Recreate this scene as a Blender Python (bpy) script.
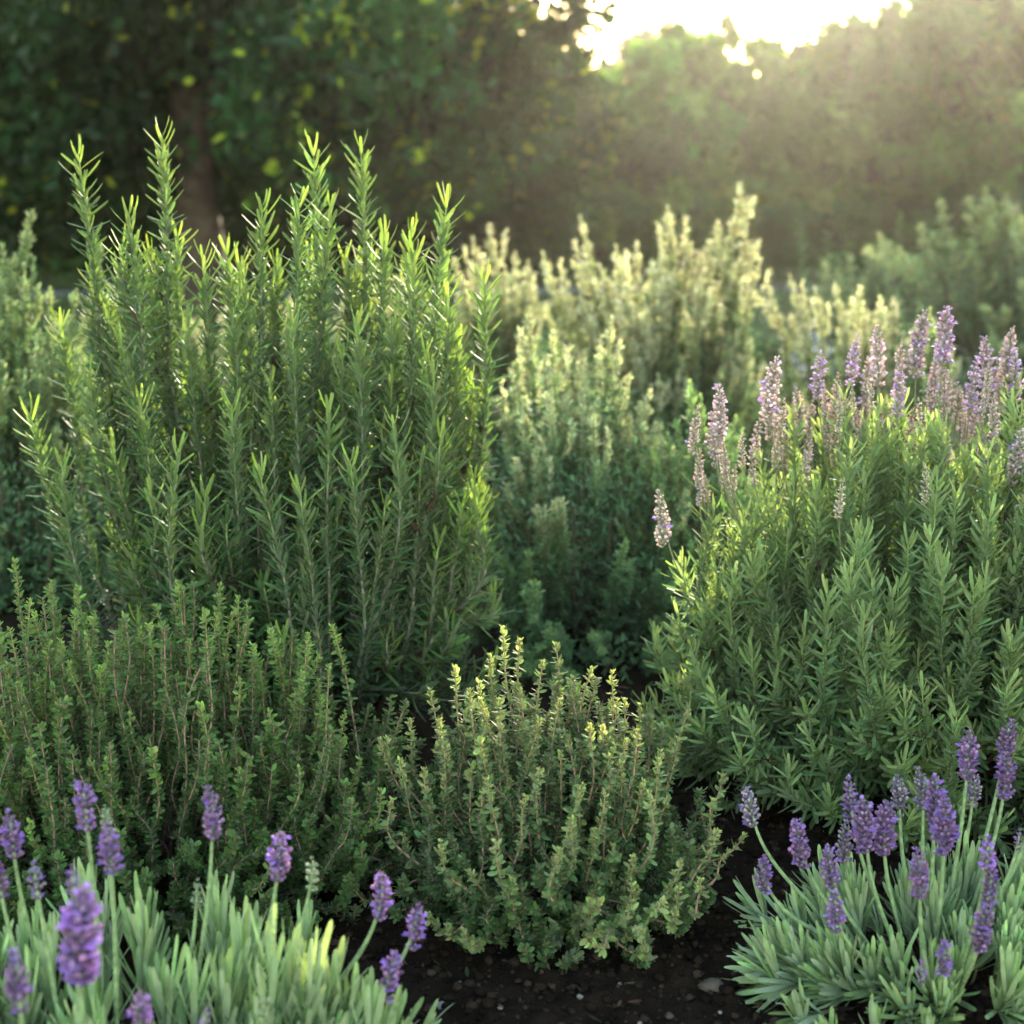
import bpy, math, random
import numpy as np
from mathutils import Vector

for o in list(bpy.data.objects):
    bpy.data.objects.remove(o)
scene = bpy.context.scene
COL = scene.collection
rad = math.radians
PI = math.pi

# ------------------------------------------------------------------ camera, sky, sun, exposure
CAM_H, PITCH, FPX = 0.85, 12.9, 1407.0
cam_data = bpy.data.cameras.new("camera")
cam = bpy.data.objects.new("camera", cam_data)
COL.objects.link(cam)
cam.location = (0, 0, CAM_H)
cam.rotation_euler = (rad(90 - PITCH), 0, 0)
cam_data.sensor_width = 36.0
cam_data.lens = 36.0 * FPX / 1024.0
cam_data.clip_start = 0.05
cam_data.clip_end = 1500
cam_data.dof.use_dof = True
cam_data.dof.focus_distance = 1.73
cam_data.dof.aperture_fstop = 4.2
scene.camera = cam

SUN_AZ, SUN_EL = 14.5, 12.0          # degrees right of the view axis, above the horizon
world = bpy.data.worlds.new("World")
scene.world = world
world.use_nodes = True
wn = world.node_tree.nodes
bg = wn["Background"]
sky = wn.new("ShaderNodeTexSky")
sky.sky_type = 'NISHITA'
sky.sun_disc = False
sky.sun_elevation = rad(SUN_EL)
sky.sun_rotation = rad(SUN_AZ)
sky.air_density = 1.3
sky.dust_density = 0.7
sky.ozone_density = 0.4
bg.inputs["Strength"].default_value = 0.15
world.node_tree.links.new(sky.outputs[0], bg.inputs["Color"])

sun_data = bpy.data.lights.new("sun", 'SUN')
sun_data.energy = 3.2
sun_data.angle = rad(0.6)
sun_data.color = (1.0, 0.86, 0.65)
sun = bpy.data.objects.new("sun", sun_data)
COL.objects.link(sun)
sd = Vector((math.sin(rad(SUN_AZ)) * math.cos(rad(SUN_EL)),
             math.cos(rad(SUN_AZ)) * math.cos(rad(SUN_EL)), math.sin(rad(SUN_EL))))
sun.rotation_euler = sd.to_track_quat('Z', 'Y').to_euler()
sun.location = (3, 12, 6)

scene.view_settings.view_transform = 'Standard'
scene.view_settings.look = 'None'
scene.view_settings.exposure = 2.85
scene.view_settings.gamma = 1.0
scene.render.engine = 'CYCLES'
cy = scene.cycles
cy.use_denoising = True
cy.use_adaptive_sampling = True
cy.adaptive_threshold = 0.012
cy.max_bounces = 7
cy.diffuse_bounces = 4
cy.glossy_bounces = 2
cy.transmission_bounces = 4
cy.volume_bounces = 1
cy.transparent_max_bounces = 8
cy.sample_clamp_indirect = 6.0


# ------------------------------------------------------------------ helpers
SP, CP = math.sin(rad(PITCH)), math.cos(rad(PITCH))


def at(px, py, Y):
    """The place at forward distance Y that the camera sees at a given spot."""
    u, v = (px - 512) / FPX, (512 - py) / FPX
    t = Y / (CP + v * SP)
    return np.array([u * t, Y, CAM_H + t * (-SP + v * CP)])


def nrm(a):
    return a / np.maximum(np.linalg.norm(a, axis=-1, keepdims=True), 1e-9)


class MB:
    """Collects vertices, faces, tints and material slots, then links them as one mesh object."""

    def __init__(self):
        self.v, self.f3, self.f4, self.c, self.n = [], [], [], [], 0
        self.m3, self.m4 = [], []

    def add(self, v, quads=None, tris=None, col=(1, 1, 1), mat=0):
        v = np.asarray(v, float).reshape(-1, 3)
        c = np.asarray(col, float)
        if c.ndim == 1:
            c = np.tile(c, (len(v), 1))
        self.v.append(v)
        self.c.append(c)
        if quads is not None and len(quads):
            q = np.asarray(quads, int).reshape(-1, 4) + self.n
            self.f4.append(q)
            self.m4.append(np.full(len(q), mat))
        if tris is not None and len(tris):
            t = np.asarray(tris, int).reshape(-1, 3) + self.n
            self.f3.append(t)
            self.m3.append(np.full(len(t), mat))
        self.n += len(v)

    def mesh(self, name, mats, smooth=True):
        v = np.concatenate(self.v)
        c = np.concatenate(self.c)
        f4 = np.concatenate(self.f4) if self.f4 else np.zeros((0, 4), int)
        f3 = np.concatenate(self.f3) if self.f3 else np.zeros((0, 3), int)
        me = bpy.data.meshes.new(name)
        me.vertices.add(len(v))
        me.vertices.foreach_set("co", v.astype(np.float32).ravel())
        nl = f4.size + f3.size
        me.loops.add(nl)
        me.loops.foreach_set("vertex_index", np.concatenate([f4.ravel(), f3.ravel()]).astype(np.int32))
        npol = len(f4) + len(f3)
        me.polygons.add(npol)
        start = np.concatenate([np.arange(len(f4)) * 4, f4.size + np.arange(len(f3)) * 3])
        me.polygons.foreach_set("loop_start", start.astype(np.int32))
        mi = np.concatenate(([*self.m4] or [np.zeros(0)]) + ([*self.m3] or [np.zeros(0)]))
        for m in (mats if isinstance(mats, (list, tuple)) else [mats]):
            me.materials.append(m)
        me.update(calc_edges=True)
        me.polygons.foreach_set("material_index", mi.astype(np.int32))
        me.polygons.foreach_set("use_smooth", np.full(npol, smooth))
        a = me.attributes.new("tint", 'FLOAT_COLOR', 'POINT')
        a.data.foreach_set("color", np.concatenate([c, np.ones((len(c), 1))], 1).astype(np.float32).ravel())
        me.update()
        return me

    def build(self, name, mats, parent=None, loc=(0, 0, 0), smooth=True):
        return link(name, self.mesh(name, mats, smooth), parent, loc)


def link(name, me, parent=None, loc=(0, 0, 0)):
    o = bpy.data.objects.new(name, me)
    COL.objects.link(o)
    o.location = loc
    if parent is not None:
        o.parent = parent
    return o


def tag(o, label=None, cat=None, group=None, kind=None):
    if label:
        o["label"] = label
    if cat:
        o["category"] = cat
    if group:
        o["group"] = group
    if kind:
        o["kind"] = kind
    return o


def empty(name, loc, label, cat, group=None):
    o = bpy.data.objects.new(name, None)
    COL.objects.link(o)
    o.location = loc
    o.empty_display_size = 0.05
    return tag(o, label, cat, group)


def bez(p0, p1, p2, p3, n=24):
    t = np.linspace(0, 1, n)[:, None]
    return ((1 - t) ** 3) * p0 + 3 * ((1 - t) ** 2) * t * p1 + 3 * (1 - t) * t * t * p2 + t ** 3 * p3


def sample(curve, s):
    """Points and tangents of a polyline at fractions s of its length; also the length."""
    d = np.linalg.norm(np.diff(curve, axis=0), axis=1)
    cum = np.concatenate([[0], np.cumsum(d)])
    L = cum[-1]
    P = np.stack([np.interp(s * L, cum, curve[:, k]) for k in range(3)], 1)
    e = 0.01
    a = np.stack([np.interp(np.clip(s - e, 0, 1) * L, cum, curve[:, k]) for k in range(3)], 1)
    b = np.stack([np.interp(np.clip(s + e, 0, 1) * L, cum, curve[:, k]) for k in range(3)], 1)
    return P, nrm(b - a), L


REF = np.array([0.33, 0.94, 0.07])
REF = REF / np.linalg.norm(REF)


def tube(mb, curve, r, sides=6, col=(1, 1, 1), mat=0):
    curve = np.asarray(curve, float)
    n = len(curve)
    r = np.interp(np.linspace(0, 1, n), np.linspace(0, 1, len(r)), r) if np.ndim(r) else np.full(n, r)
    T = nrm(np.gradient(curve, axis=0))
    A = nrm(np.cross(T, REF))
    B = np.cross(T, A)
    th = np.arange(sides) * 2 * PI / sides
    ring = A[:, None, :] * np.cos(th)[None, :, None] + B[:, None, :] * np.sin(th)[None, :, None]
    v = curve[:, None, :] + ring * r[:, None, None]
    i, j = np.meshgrid(np.arange(n - 1), np.arange(sides), indexing='ij')
    k = (j + 1) % sides
    q = np.stack([i * sides + j, i * sides + k, (i + 1) * sides + k, (i + 1) * sides + j], -1).reshape(-1, 4)
    c = np.asarray(col, float)
    if c.ndim == 2:
        t = np.linspace(0, 1, n)
        c = np.stack([np.interp(t, np.linspace(0, 1, len(c)), c[:, a]) for a in range(3)], 1)
        c = np.repeat(c, sides, axis=0)
    mb.add(v, q, None, c, mat)


def leaf_template(s, w, hfold):
    """Three vertices across, rings at fractions s with half widths w, then one tip vertex."""
    v, q = [], []
    for a, b in zip(s, w):
        v += [(-b, a, -hfold * b), (0, a, 0), (b, a, -hfold * b)]
    n = len(s)
    for i in range(n - 1):
        k = i * 3
        q += [(k, k + 1, k + 4, k + 3), (k + 1, k + 2, k + 5, k + 4)]
    v.append((0, 1, 0))
    k = (n - 1) * 3
    t = [(k, k + 1, n * 3), (k + 1, k + 2, n * 3)]
    return np.array(v, float), np.array(q), np.array(t)


NEEDLE = leaf_template([0, .3, .72, .94], [.32, .5, .5, .34], .45)
STRAP = leaf_template([0, .25, .55, .85, .96], [.26, .42, .5, .46, .28], .30)
OVAL = leaf_template([0, .25, .6, .88], [.12, .42, .5, .28], .25)
BROAD = leaf_template([0, .35, .75], [.08, .5, .36], .2)


def leaves(mb, P, T, az, ang, L, W, col, bend, tpl, roll=None, off=0.0, mat=0):
    """One leaf per row: base point, stem direction, azimuth round it, angle from it, length, width, tint, droop."""
    tv, tq, tt = tpl
    n, m = len(P), len(tv)
    if n == 0:
        return
    A = nrm(np.cross(T, REF))
    B = np.cross(T, A)
    R = np.cos(az)[:, None] * A + np.sin(az)[:, None] * B
    D = np.cos(ang)[:, None] * T + np.sin(ang)[:, None] * R
    N = np.sin(ang)[:, None] * T - np.cos(ang)[:, None] * R
    S = np.cross(D, N)
    if roll is not None:
        S, N = (np.cos(roll)[:, None] * S + np.sin(roll)[:, None] * N,
                -np.sin(roll)[:, None] * S + np.cos(roll)[:, None] * N)
    off = np.broadcast_to(off, (n,))
    base = P + R * off[:, None]
    x, y, z = tv[:, 0], tv[:, 1], tv[:, 2]
    v = (base[:, None, :] + D[:, None, :] * (L[:, None] * y)[..., None]
         + S[:, None, :] * (W[:, None] * x)[..., None]
         + N[:, None, :] * (W[:, None] * z - (bend * L)[:, None] * (y * y))[..., None])
    o = (np.arange(n) * m)[:, None, None]
    c = np.repeat(np.asarray(col), m, axis=0)
    mb.add(v, (tq[None] + o).reshape(-1, 4), (tt[None] + o).reshape(-1, 3), c, mat)


def ball_template(nu=6, nv=4):
    v = [(0, 0, 0)]
    for j in range(1, nv):
        ph = PI * j / nv
        for i in range(nu):
            th = 2 * PI * i / nu
            v.append((math.sin(ph) * math.cos(th) * .5, (1 - math.cos(ph)) * .5, math.sin(ph) * math.sin(th) * .5))
    v.append((0, 1, 0))
    q, t = [], []
    for j in range(nv - 2):
        for i in range(nu):
            a, b = 1 + j * nu + i, 1 + j * nu + (i + 1) % nu
            q.append((a, a + nu, b + nu, b))
    for i in range(nu):
        t.append((0, 1 + i, 1 + (i + 1) % nu))
        k = 1 + (nv - 2) * nu
        t.append((k + i, len(v) - 1, k + (i + 1) % nu))
    return np.array(v, float), np.array(q), np.array(t)


BUD = ball_template(6, 4)


def ramp(t, stops):
    xs = [s[0] for s in stops]
    return np.stack([np.interp(t, xs, [s[1][k] for s in stops]) for k in range(3)], -1)


def jitter(c, rng, val=.18, hue=.08):
    c = np.asarray(c, float)
    n = len(c)
    return np.clip(c * (1 + rng.normal(0, val, (n, 1)).clip(-2 * val, 2 * val)) * (1 + rng.normal(0, hue, (n, 3))), 0.003, 1)


def vnoise(x, y, seed, scale):
    r = np.random.default_rng(seed)
    G = r.random((256, 256))
    X, Y = x / scale, y / scale
    i, j = np.floor(X).astype(int), np.floor(Y).astype(int)
    fx, fy = X - i, Y - j
    fx, fy = fx * fx * (3 - 2 * fx), fy * fy * (3 - 2 * fy)
    g = lambda a, b: G[a % 256, b % 256]
    return ((g(i, j) * (1 - fx) + g(i + 1, j) * fx) * (1 - fy) + (g(i, j + 1) * (1 - fx) + g(i + 1, j + 1) * fx) * fy) - .5


# ------------------------------------------------------------------ materials
def leaf_material(name, trans=.38, rough=.48, spec=.35, under=None, tcol=(1.12, 1.12, .55), noise=60.0, coarse=False):
    m = bpy.data.materials.new(name)
    m.use_nodes = True
    nt = m.node_tree
    N, Lk = nt.nodes, nt.links
    for x in list(N):
        N.remove(x)
    out = N.new("ShaderNodeOutputMaterial")
    at_ = N.new("ShaderNodeAttribute")
    at_.attribute_name = "tint"
    col = at_.outputs["Color"]
    info = N.new("ShaderNodeObjectInfo")
    mr = N.new("ShaderNodeMapRange")
    mr.inputs["To Min"].default_value = .84
    mr.inputs["To Max"].default_value = 1.14
    Lk.new(info.outputs["Random"], mr.inputs["Value"])
    tc = N.new("ShaderNodeTexCoord")
    nz = N.new("ShaderNodeTexNoise")
    nz.inputs["Scale"].default_value = noise
    nz.inputs["Detail"].default_value = 3
    Lk.new(tc.outputs["Object"], nz.inputs["Vector"])
    mr2 = N.new("ShaderNodeMapRange")
    mr2.inputs["From Min"].default_value = .3
    mr2.inputs["From Max"].default_value = .7
    mr2.inputs["To Min"].default_value = .75
    mr2.inputs["To Max"].default_value = 1.25
    Lk.new(nz.outputs["Fac"], mr2.inputs["Value"])
    mul = N.new("ShaderNodeMath")
    mul.operation = 'MULTIPLY'
    Lk.new(mr.outputs[0], mul.inputs[0])
    Lk.new(mr2.outputs[0], mul.inputs[1])
    vm = N.new("ShaderNodeVectorMath")
    vm.operation = 'SCALE'
    Lk.new(col, vm.inputs[0])
    Lk.new(mul.outputs[0], vm.inputs["Scale"])
    col = vm.outputs[0]
    if under is not None:
        geo = N.new("ShaderNodeNewGeometry")
        mx = N.new("ShaderNodeMix")
        mx.data_type = 'RGBA'
        f = N.new("ShaderNodeMath")
        f.operation = 'MULTIPLY'
        f.inputs[1].default_value = .6
        Lk.new(geo.outputs["Backfacing"], f.inputs[0])
        Lk.new(f.outputs[0], mx.inputs[0])
        Lk.new(col, mx.inputs[6])
        mx.inputs[7].default_value = (*under, 1)
        col = mx.outputs[2]
    df = N.new("ShaderNodeBsdfDiffuse")
    Lk.new(col, df.inputs["Color"])
    tv = N.new("ShaderNodeVectorMath")
    tv.operation = 'MULTIPLY'
    tv.inputs[1].default_value = tcol
    Lk.new(vm.outputs[0], tv.inputs[0])
    tr = N.new("ShaderNodeBsdfTranslucent")
    Lk.new(tv.outputs[0], tr.inputs["Color"])
    ms = N.new("ShaderNodeMixShader")
    ms.inputs[0].default_value = trans
    Lk.new(df.outputs[0], ms.inputs[1])
    Lk.new(tr.outputs[0], ms.inputs[2])
    gl = N.new("ShaderNodeBsdfGlossy")
    gl.inputs["Roughness"].default_value = rough
    fr = N.new("ShaderNodeFresnel")
    fr.inputs["IOR"].default_value = 1.42
    fm = N.new("ShaderNodeMath")
    fm.operation = 'MULTIPLY'
    fm.inputs[1].default_value = spec
    Lk.new(fr.outputs[0], fm.inputs[0])
    mg = N.new("ShaderNodeMixShader")
    Lk.new(fm.outputs[0], mg.inputs[0])
    Lk.new(ms.outputs[0], mg.inputs[1])
    Lk.new(gl.outputs[0], mg.inputs[2])
    Lk.new(mg.outputs[0], out.inputs["Surface"])
    return m


def rough_material(name, color=None, rough=.9, noise=40.0, amount=.5, bump=.4, bscale=200.0):
    """Matte material: tint attribute (or one colour) broken up by noise, with a noise bump."""
    m = bpy.data.materials.new(name)
    m.use_nodes = True
    nt = m.node_tree
    N, Lk = nt.nodes, nt.links
    b = N["Principled BSDF"]
    b.inputs["Roughness"].default_value = rough
    b.inputs["Specular IOR Level"].default_value = .06
    tc = N.new("ShaderNodeTexCoord")
    nz = N.new("ShaderNodeTexNoise")
    nz.inputs["Scale"].default_value = noise
    nz.inputs["Detail"].default_value = 6
    Lk.new(tc.outputs["Object"], nz.inputs["Vector"])
    mr = N.new("ShaderNodeMapRange")
    mr.inputs["From Min"].default_value = .3
    mr.inputs["From Max"].default_value = .7
    mr.inputs["To Min"].default_value = 1 - amount
    mr.inputs["To Max"].default_value = 1 + amount
    Lk.new(nz.outputs["Fac"], mr.inputs["Value"])
    vm = N.new("ShaderNodeVectorMath")
    vm.operation = 'SCALE'
    if color is None:
        a = N.new("ShaderNodeAttribute")
        a.attribute_name = "tint"
        Lk.new(a.outputs["Color"], vm.inputs[0])
    else:
        vm.inputs[0].default_value = color
    Lk.new(mr.outputs[0], vm.inputs["Scale"])
    Lk.new(vm.outputs[0], b.inputs["Base Color"])
    n2 = N.new("ShaderNodeTexNoise")
    n2.inputs["Scale"].default_value = bscale
    n2.inputs["Detail"].default_value = 5
    Lk.new(tc.outputs["Object"], n2.inputs["Vector"])
    bp = N.new("ShaderNodeBump")
    bp.inputs["Strength"].default_value = bump
    bp.inputs["Distance"].default_value = .004
    Lk.new(n2.outputs["Fac"], bp.inputs["Height"])
    Lk.new(bp.outputs[0], b.inputs["Normal"])
    return m


M = {
    'rosemary': leaf_material('rosemary_needles', trans=.38, rough=.62, spec=.22, under=(.18, .24, .13)),
    'shrub': leaf_material('shrub_leaves', trans=.48, rough=.6, spec=.22, under=(.17, .24, .13)),
    'thyme': leaf_material('thyme_leaves', trans=.45, rough=.6, spec=.22, under=(.16, .20, .11)),
    'lavender': leaf_material('lavender_leaves', trans=.24, rough=.6, spec=.25, under=(.26, .33, .20)),
    'far': leaf_material('herb_leaves', trans=.48, rough=.6, spec=.2, tcol=(1.08, 1.08, .82)),
    'petal': leaf_material('flower_buds', trans=.35, rough=.6, spec=.2, tcol=(1.25, 1.0, 1.15), noise=300),
    'tree': leaf_material('tree_leaves', trans=.40, rough=.7, spec=.04, tcol=(1.4, 1.55, .35), noise=2),
    'stem': rough_material('herb_stems', noise=150, amount=.35, bump=.3, bscale=500),
    'bark': rough_material('tree_bark', noise=12, amount=.5, bump=.8, bscale=40),
    'soil': rough_material('soil', rough=.95, noise=25, amount=.55, bump=.9, bscale=350),
    'stone': rough_material('stone', rough=.8, noise=60, amount=.35, bump=.4, bscale=200),
    'gravel': rough_material('path_gravel', color=(.13, .127, .12), noise=6, amount=.35, bump=.6, bscale=60),
}

# ------------------------------------------------------------------ ground, path
def axis(lo, hi, fine, far):
    a = list(np.arange(lo, hi + 1e-6, fine))
    s = fine
    while a[-1] < far:
        s *= 1.13
        a.append(a[-1] + s)
    s = fine
    while a[0] > -far:
        s *= 1.13
        a.insert(0, a[0] - s)
    return np.array(a)


gx = axis(-.32, .52, .0042, 140)
gy = axis(1.15, 1.95, .0042, 140)
GX, GY = np.meshgrid(gx, gy, indexing='ij')


def ground_z(x, y):
    near = np.clip(1 - (np.hypot(x, y - 1.5) - 3) / 3, 0, 1)
    z = .030 * vnoise(x, y, 3, .23) + .016 * vnoise(x, y, 4, .06) + .011 * vnoise(x, y, 5, .022) + .007 * vnoise(x, y, 6, .0095)
    return z * near


GZ = ground_z(GX, GY)
mb = MB()
nx, ny = len(gx), len(gy)
i, j = np.meshgrid(np.arange(nx - 1), np.arange(ny - 1), indexing='ij')
q = np.stack([i * ny + j, (i + 1) * ny + j, (i + 1) * ny + j + 1, i * ny + j + 1], -1).reshape(-1, 4)
t = np.clip((GY - 3.0) / 4.0, 0, 1)[..., None]
patch = (vnoise(GX, GY, 9, 1.3)[..., None] > .05) * .5
soilc = np.array([.0115, .0074, .0048]) * (1 - t) + (np.array([.06, .05, .03]) * (1 - patch) + np.array([.05, .075, .025]) * patch) * t
mb.add(np.stack([GX, GY, GZ], -1), q, None, soilc.reshape(-1, 3))
tag(mb.build('ground', M['soil']), kind='structure')

mb = MB()
px_ = np.linspace(-16, 16, 60)
edge1 = 11.6 + .5 * np.sin(px_ * .35) + .12 * np.sin(px_ * 1.7)
edge2 = 12.3 + .5 * np.sin(px_ * .35 + .3) + .12 * np.sin(px_ * 1.4 + 1)
pv = np.concatenate([np.stack([px_, edge1, np.full(60, .012)], 1), np.stack([px_, edge2, np.full(60, .012)], 1)])
mb.add(pv, [(k, k + 1, 61 + k, 60 + k) for k in range(59)])
tag(mb.build('garden_path', M['gravel']), kind='structure')


# ------------------------------------------------------------------ rosemary type sprigs (hero)
def sprig_curve(base, tip, up=.45, out=.25, n=30):
    """From the base, outwards, then turning upright towards the tip."""
    base, tip = np.asarray(base, float), np.asarray(tip, float)
    L = np.linalg.norm(tip - base)
    d = tip - base
    h = np.array([d[0], d[1], 0])
    p1 = base + h * out * 1.6 + np.array([0, 0, L * .28])
    p2 = tip - np.array([h[0] * .10, h[1] * .10, L * up])
    return bez(base, p1, p2, tip, n)


def wobble(curve, rng, amp):
    n = len(curve)
    t = np.linspace(0, 1, n)
    w = np.zeros((n, 3))
    for k in (1, 2, 3):
        for a in range(3):
            w[:, a] += rng.normal(0, amp / k) * np.sin(t * PI * k * 1.3 + rng.uniform(0, 6))
    w -= w[0]
    return curve + w * (2.2 * t ** .7 * (1 - t))[:, None]


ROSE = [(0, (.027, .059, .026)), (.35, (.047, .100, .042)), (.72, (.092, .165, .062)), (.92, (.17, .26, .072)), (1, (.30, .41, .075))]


CURVES = {}


def laterals(root, mb, rng, count, lo, hi, **kw):
    """Short side shoots forking off the upright stems."""
    cs = list(CURVES[root.name])
    o = np.array(root.location)
    for k in range(count):
        c = cs[int(rng.integers(0, len(cs)))]
        P, T, L = sample(c, np.array([rng.uniform(.25, .82)]))
        if P[0, 2] < .08 or P[0, 0] + o[0] < -.60:
            continue
        a = rng.uniform(0, 2 * PI)
        ln = rng.uniform(lo, hi)
        tip = P[0] + T[0] * ln + np.array([math.cos(a), math.sin(a), 0]) * ln * rng.uniform(.15, .42)
        rosemary_build(root, P[0] + o, tip + o, rng, mb, bare=.06, up=.5, out=.7, amp=.004, **kw)


def rosemary_sprig(root, base, tip, rng, into=None, **kw):
    return rosemary_build(root, base, tip, rng, into, **kw)


def rosemary_build(root, base, tip, rng, into=None, bare=.18, size=1.0, wide=1.0, stops=ROSE, up=.45, out=.25, amp=.012, mat='rosemary',
                   pale_stem=True, tuft=1.0, Lmin=.0345, droop=1.0, name='sprig'):
    o = np.array(root.location)
    curve = wobble(sprig_curve(base, tip, up, out), rng, amp) - o
    mb = MB() if into is None else into
    _, _, L = sample(curve, np.array([0.]))
    step = .0096 * size
    n = int(L * (1 - bare) / step)
    s = 1 - np.arange(n) * step / L
    s = s[s > bare]
    s = np.repeat(s, 2)
    k = len(s)
    P, T, _ = sample(curve, np.clip(s + rng.normal(0, .0015, k), 0, 1))
    node = np.arange(k) // 2
    az = node * (PI / 2) + (np.arange(k) % 2) * PI + rng.normal(0, .28, k) + node * .21
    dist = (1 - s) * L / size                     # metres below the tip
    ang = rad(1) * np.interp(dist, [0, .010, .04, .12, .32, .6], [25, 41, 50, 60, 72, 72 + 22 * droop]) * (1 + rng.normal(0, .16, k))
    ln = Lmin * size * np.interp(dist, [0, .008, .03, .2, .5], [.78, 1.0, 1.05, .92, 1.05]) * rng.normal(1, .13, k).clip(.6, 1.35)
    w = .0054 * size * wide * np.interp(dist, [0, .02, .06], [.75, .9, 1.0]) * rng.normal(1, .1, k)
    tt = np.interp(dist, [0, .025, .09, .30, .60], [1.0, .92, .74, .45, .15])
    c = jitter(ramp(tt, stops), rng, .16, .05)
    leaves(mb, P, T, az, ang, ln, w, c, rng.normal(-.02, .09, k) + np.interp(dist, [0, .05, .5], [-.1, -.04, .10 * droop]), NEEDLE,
           rng.normal(0, .25, k), .0012)
    # short young leaves crowded in the axils
    s2 = np.repeat(1 - np.arange(int(n * 1.0)) * step / L, 8)
    s2 = s2[(s2 > bare + .03) & ((1 - s2) * L > .035 * size)]
    s2 = s2[rng.random(len(s2)) < .8 * tuft]
    k = len(s2)
    if k:
        P, T, _ = sample(curve, np.clip(s2 + rng.normal(0, .006, k), 0, 1))
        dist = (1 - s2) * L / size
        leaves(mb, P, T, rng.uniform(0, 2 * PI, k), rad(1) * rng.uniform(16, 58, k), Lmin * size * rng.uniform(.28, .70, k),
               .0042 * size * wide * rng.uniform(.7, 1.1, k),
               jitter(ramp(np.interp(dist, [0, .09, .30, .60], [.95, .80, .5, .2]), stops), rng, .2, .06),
               rng.normal(-.05, .1, k), NEEDLE, rng.normal(0, .4, k), .0015)
    CURVES.setdefault(root.name, []).append(curve)
    st = MB() if into is None else into
    low, mid, top = (.060, .042, .028), ((.20, .18, .14) if pale_stem else (.10, .13, .06)), (.22, .30, .09)
    tube(st, curve, np.array([.0052, .0036, .0026, .0019, .0011]) * size, 6, [low, low, mid, mid, top], 0 if into is None else 1)
    if into is not None:
        return
    sp = mb.build(name, M[mat], root)
    st.build('stem', M['stem'], sp)
    return sp


rng = np.random.default_rng(11)
RB = np.array([-.35, 2.10, 0.0])
rosemary = empty('rosemary_bush', RB, 'tall upright rosemary bush with dark needle leaves and bright green tips', 'rosemary bush')
tips = [
    (78, 133, 2.10), (162, 114, 2.14), (129, 192, 2.02), (203, 236, 2.08), (226, 228, 2.16), (262, 184, 2.08), (313, 127, 2.12),
    (361, 126, 2.14), (299, 178, 2.00), (331, 186, 2.04), (384, 214, 2.10), (411, 210, 2.16), (447, 180, 2.06), (484, 256, 2.08),
    (233, 286, 1.98), (119, 318, 1.98), (178, 428, 1.86), (260, 450, 1.84), (232, 384, 1.92), (328, 388, 1.90), (357, 300, 1.96),
    (292, 296, 1.98), (426, 330, 2.00), (458, 318, 2.05), (30, 393, 2.00), (62, 440, 1.98), (394, 402, 1.92), (475, 478, 2.02),
    (150, 262, 2.12), (187, 300, 2.04), (270, 262, 2.12), (345, 236, 2.14), (92, 258, 2.12), (178, 214, 2.20), (395, 290, 2.06),
    (140, 380, 1.94), (205, 470, 1.90), (300, 470, 1.86), (350, 440, 1.90), (420, 440, 1.96), (110, 420, 2.00), (450, 420, 2.02),
    (88, 350, 2.06), (310, 235, 2.18), (240, 240, 2.2), (150, 470, 1.88), (385, 480, 1.92), (270, 360, 1.98), (470, 360, 2.10),
    (120, 250, 2.2), (440, 270, 2.18), (400, 250, 2.2), (205, 340, 2.1), (320, 330, 2.08), (375, 350, 2.12), (60, 300, 2.2),
]
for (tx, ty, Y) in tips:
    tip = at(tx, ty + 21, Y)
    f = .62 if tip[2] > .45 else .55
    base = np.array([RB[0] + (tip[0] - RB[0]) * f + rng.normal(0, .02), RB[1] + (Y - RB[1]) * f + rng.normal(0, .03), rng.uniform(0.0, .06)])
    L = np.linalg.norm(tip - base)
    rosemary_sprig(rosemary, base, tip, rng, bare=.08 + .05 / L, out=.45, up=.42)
# drooping lower sprigs that hide the base
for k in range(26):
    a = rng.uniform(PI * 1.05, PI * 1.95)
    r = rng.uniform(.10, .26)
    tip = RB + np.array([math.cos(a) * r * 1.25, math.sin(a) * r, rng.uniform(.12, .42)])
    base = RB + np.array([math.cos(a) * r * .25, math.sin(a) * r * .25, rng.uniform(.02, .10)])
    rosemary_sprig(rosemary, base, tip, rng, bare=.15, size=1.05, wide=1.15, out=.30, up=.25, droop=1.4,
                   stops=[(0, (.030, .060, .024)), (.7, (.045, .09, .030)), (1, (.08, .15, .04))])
# inner sprigs, past what one would count
mbf = MB()
for k in range(95):
    tip = at(rng.uniform(95, 480), rng.uniform(250, 600), rng.uniform(1.98, 2.3))
    f = .45
    base = np.array([RB[0] + (tip[0] - RB[0]) * f + rng.normal(0, .02), RB[1] + (tip[1] - RB[1]) * f, rng.uniform(0.0, .06)])
    rosemary_sprig(rosemary, base, tip, rng, mbf, bare=.18, out=.4, up=.42)
laterals(rosemary, mbf, rng, 140, .05, .12)
tag(mbf.build('foliage', [M['rosemary'], M['stem']], rosemary), kind='stuff')
BROWN = [(0, (.06, .034, .018)), (.45, (.13, .085, .035)), (.8, (.15, .14, .05)), (1, (.20, .26, .06))]
for (tx, ty, Y) in [(452, 352, 2.1), (428, 372, 2.12), (440, 420, 2.06), (414, 440, 2.08), (462, 420, 2.12)]:
    tip = at(tx, ty, Y)
    rosemary_sprig(rosemary, np.array([RB[0] + (tip[0] - RB[0]) * .45, Y, .03]), tip, rng, bare=.25, stops=BROWN, tuft=.8, out=.5, up=.3)
# the arching sprig on the right side
for (b, t) in [(((395, 640), 2.0), ((478, 492), 2.0)), (((400, 640), 2.02), ((462, 505), 1.98)), (((410, 650), 2.04), ((440, 540), 1.97))]:
    rosemary_sprig(rosemary, at(*b[0], b[1]), at(*t[0], t[1]), rng, bare=.03, out=.9, up=.35,
                   stops=[(0, (.05, .095, .04)), (.7, (.07, .13, .045)), (1, (.17, .27, .05))])


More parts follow.
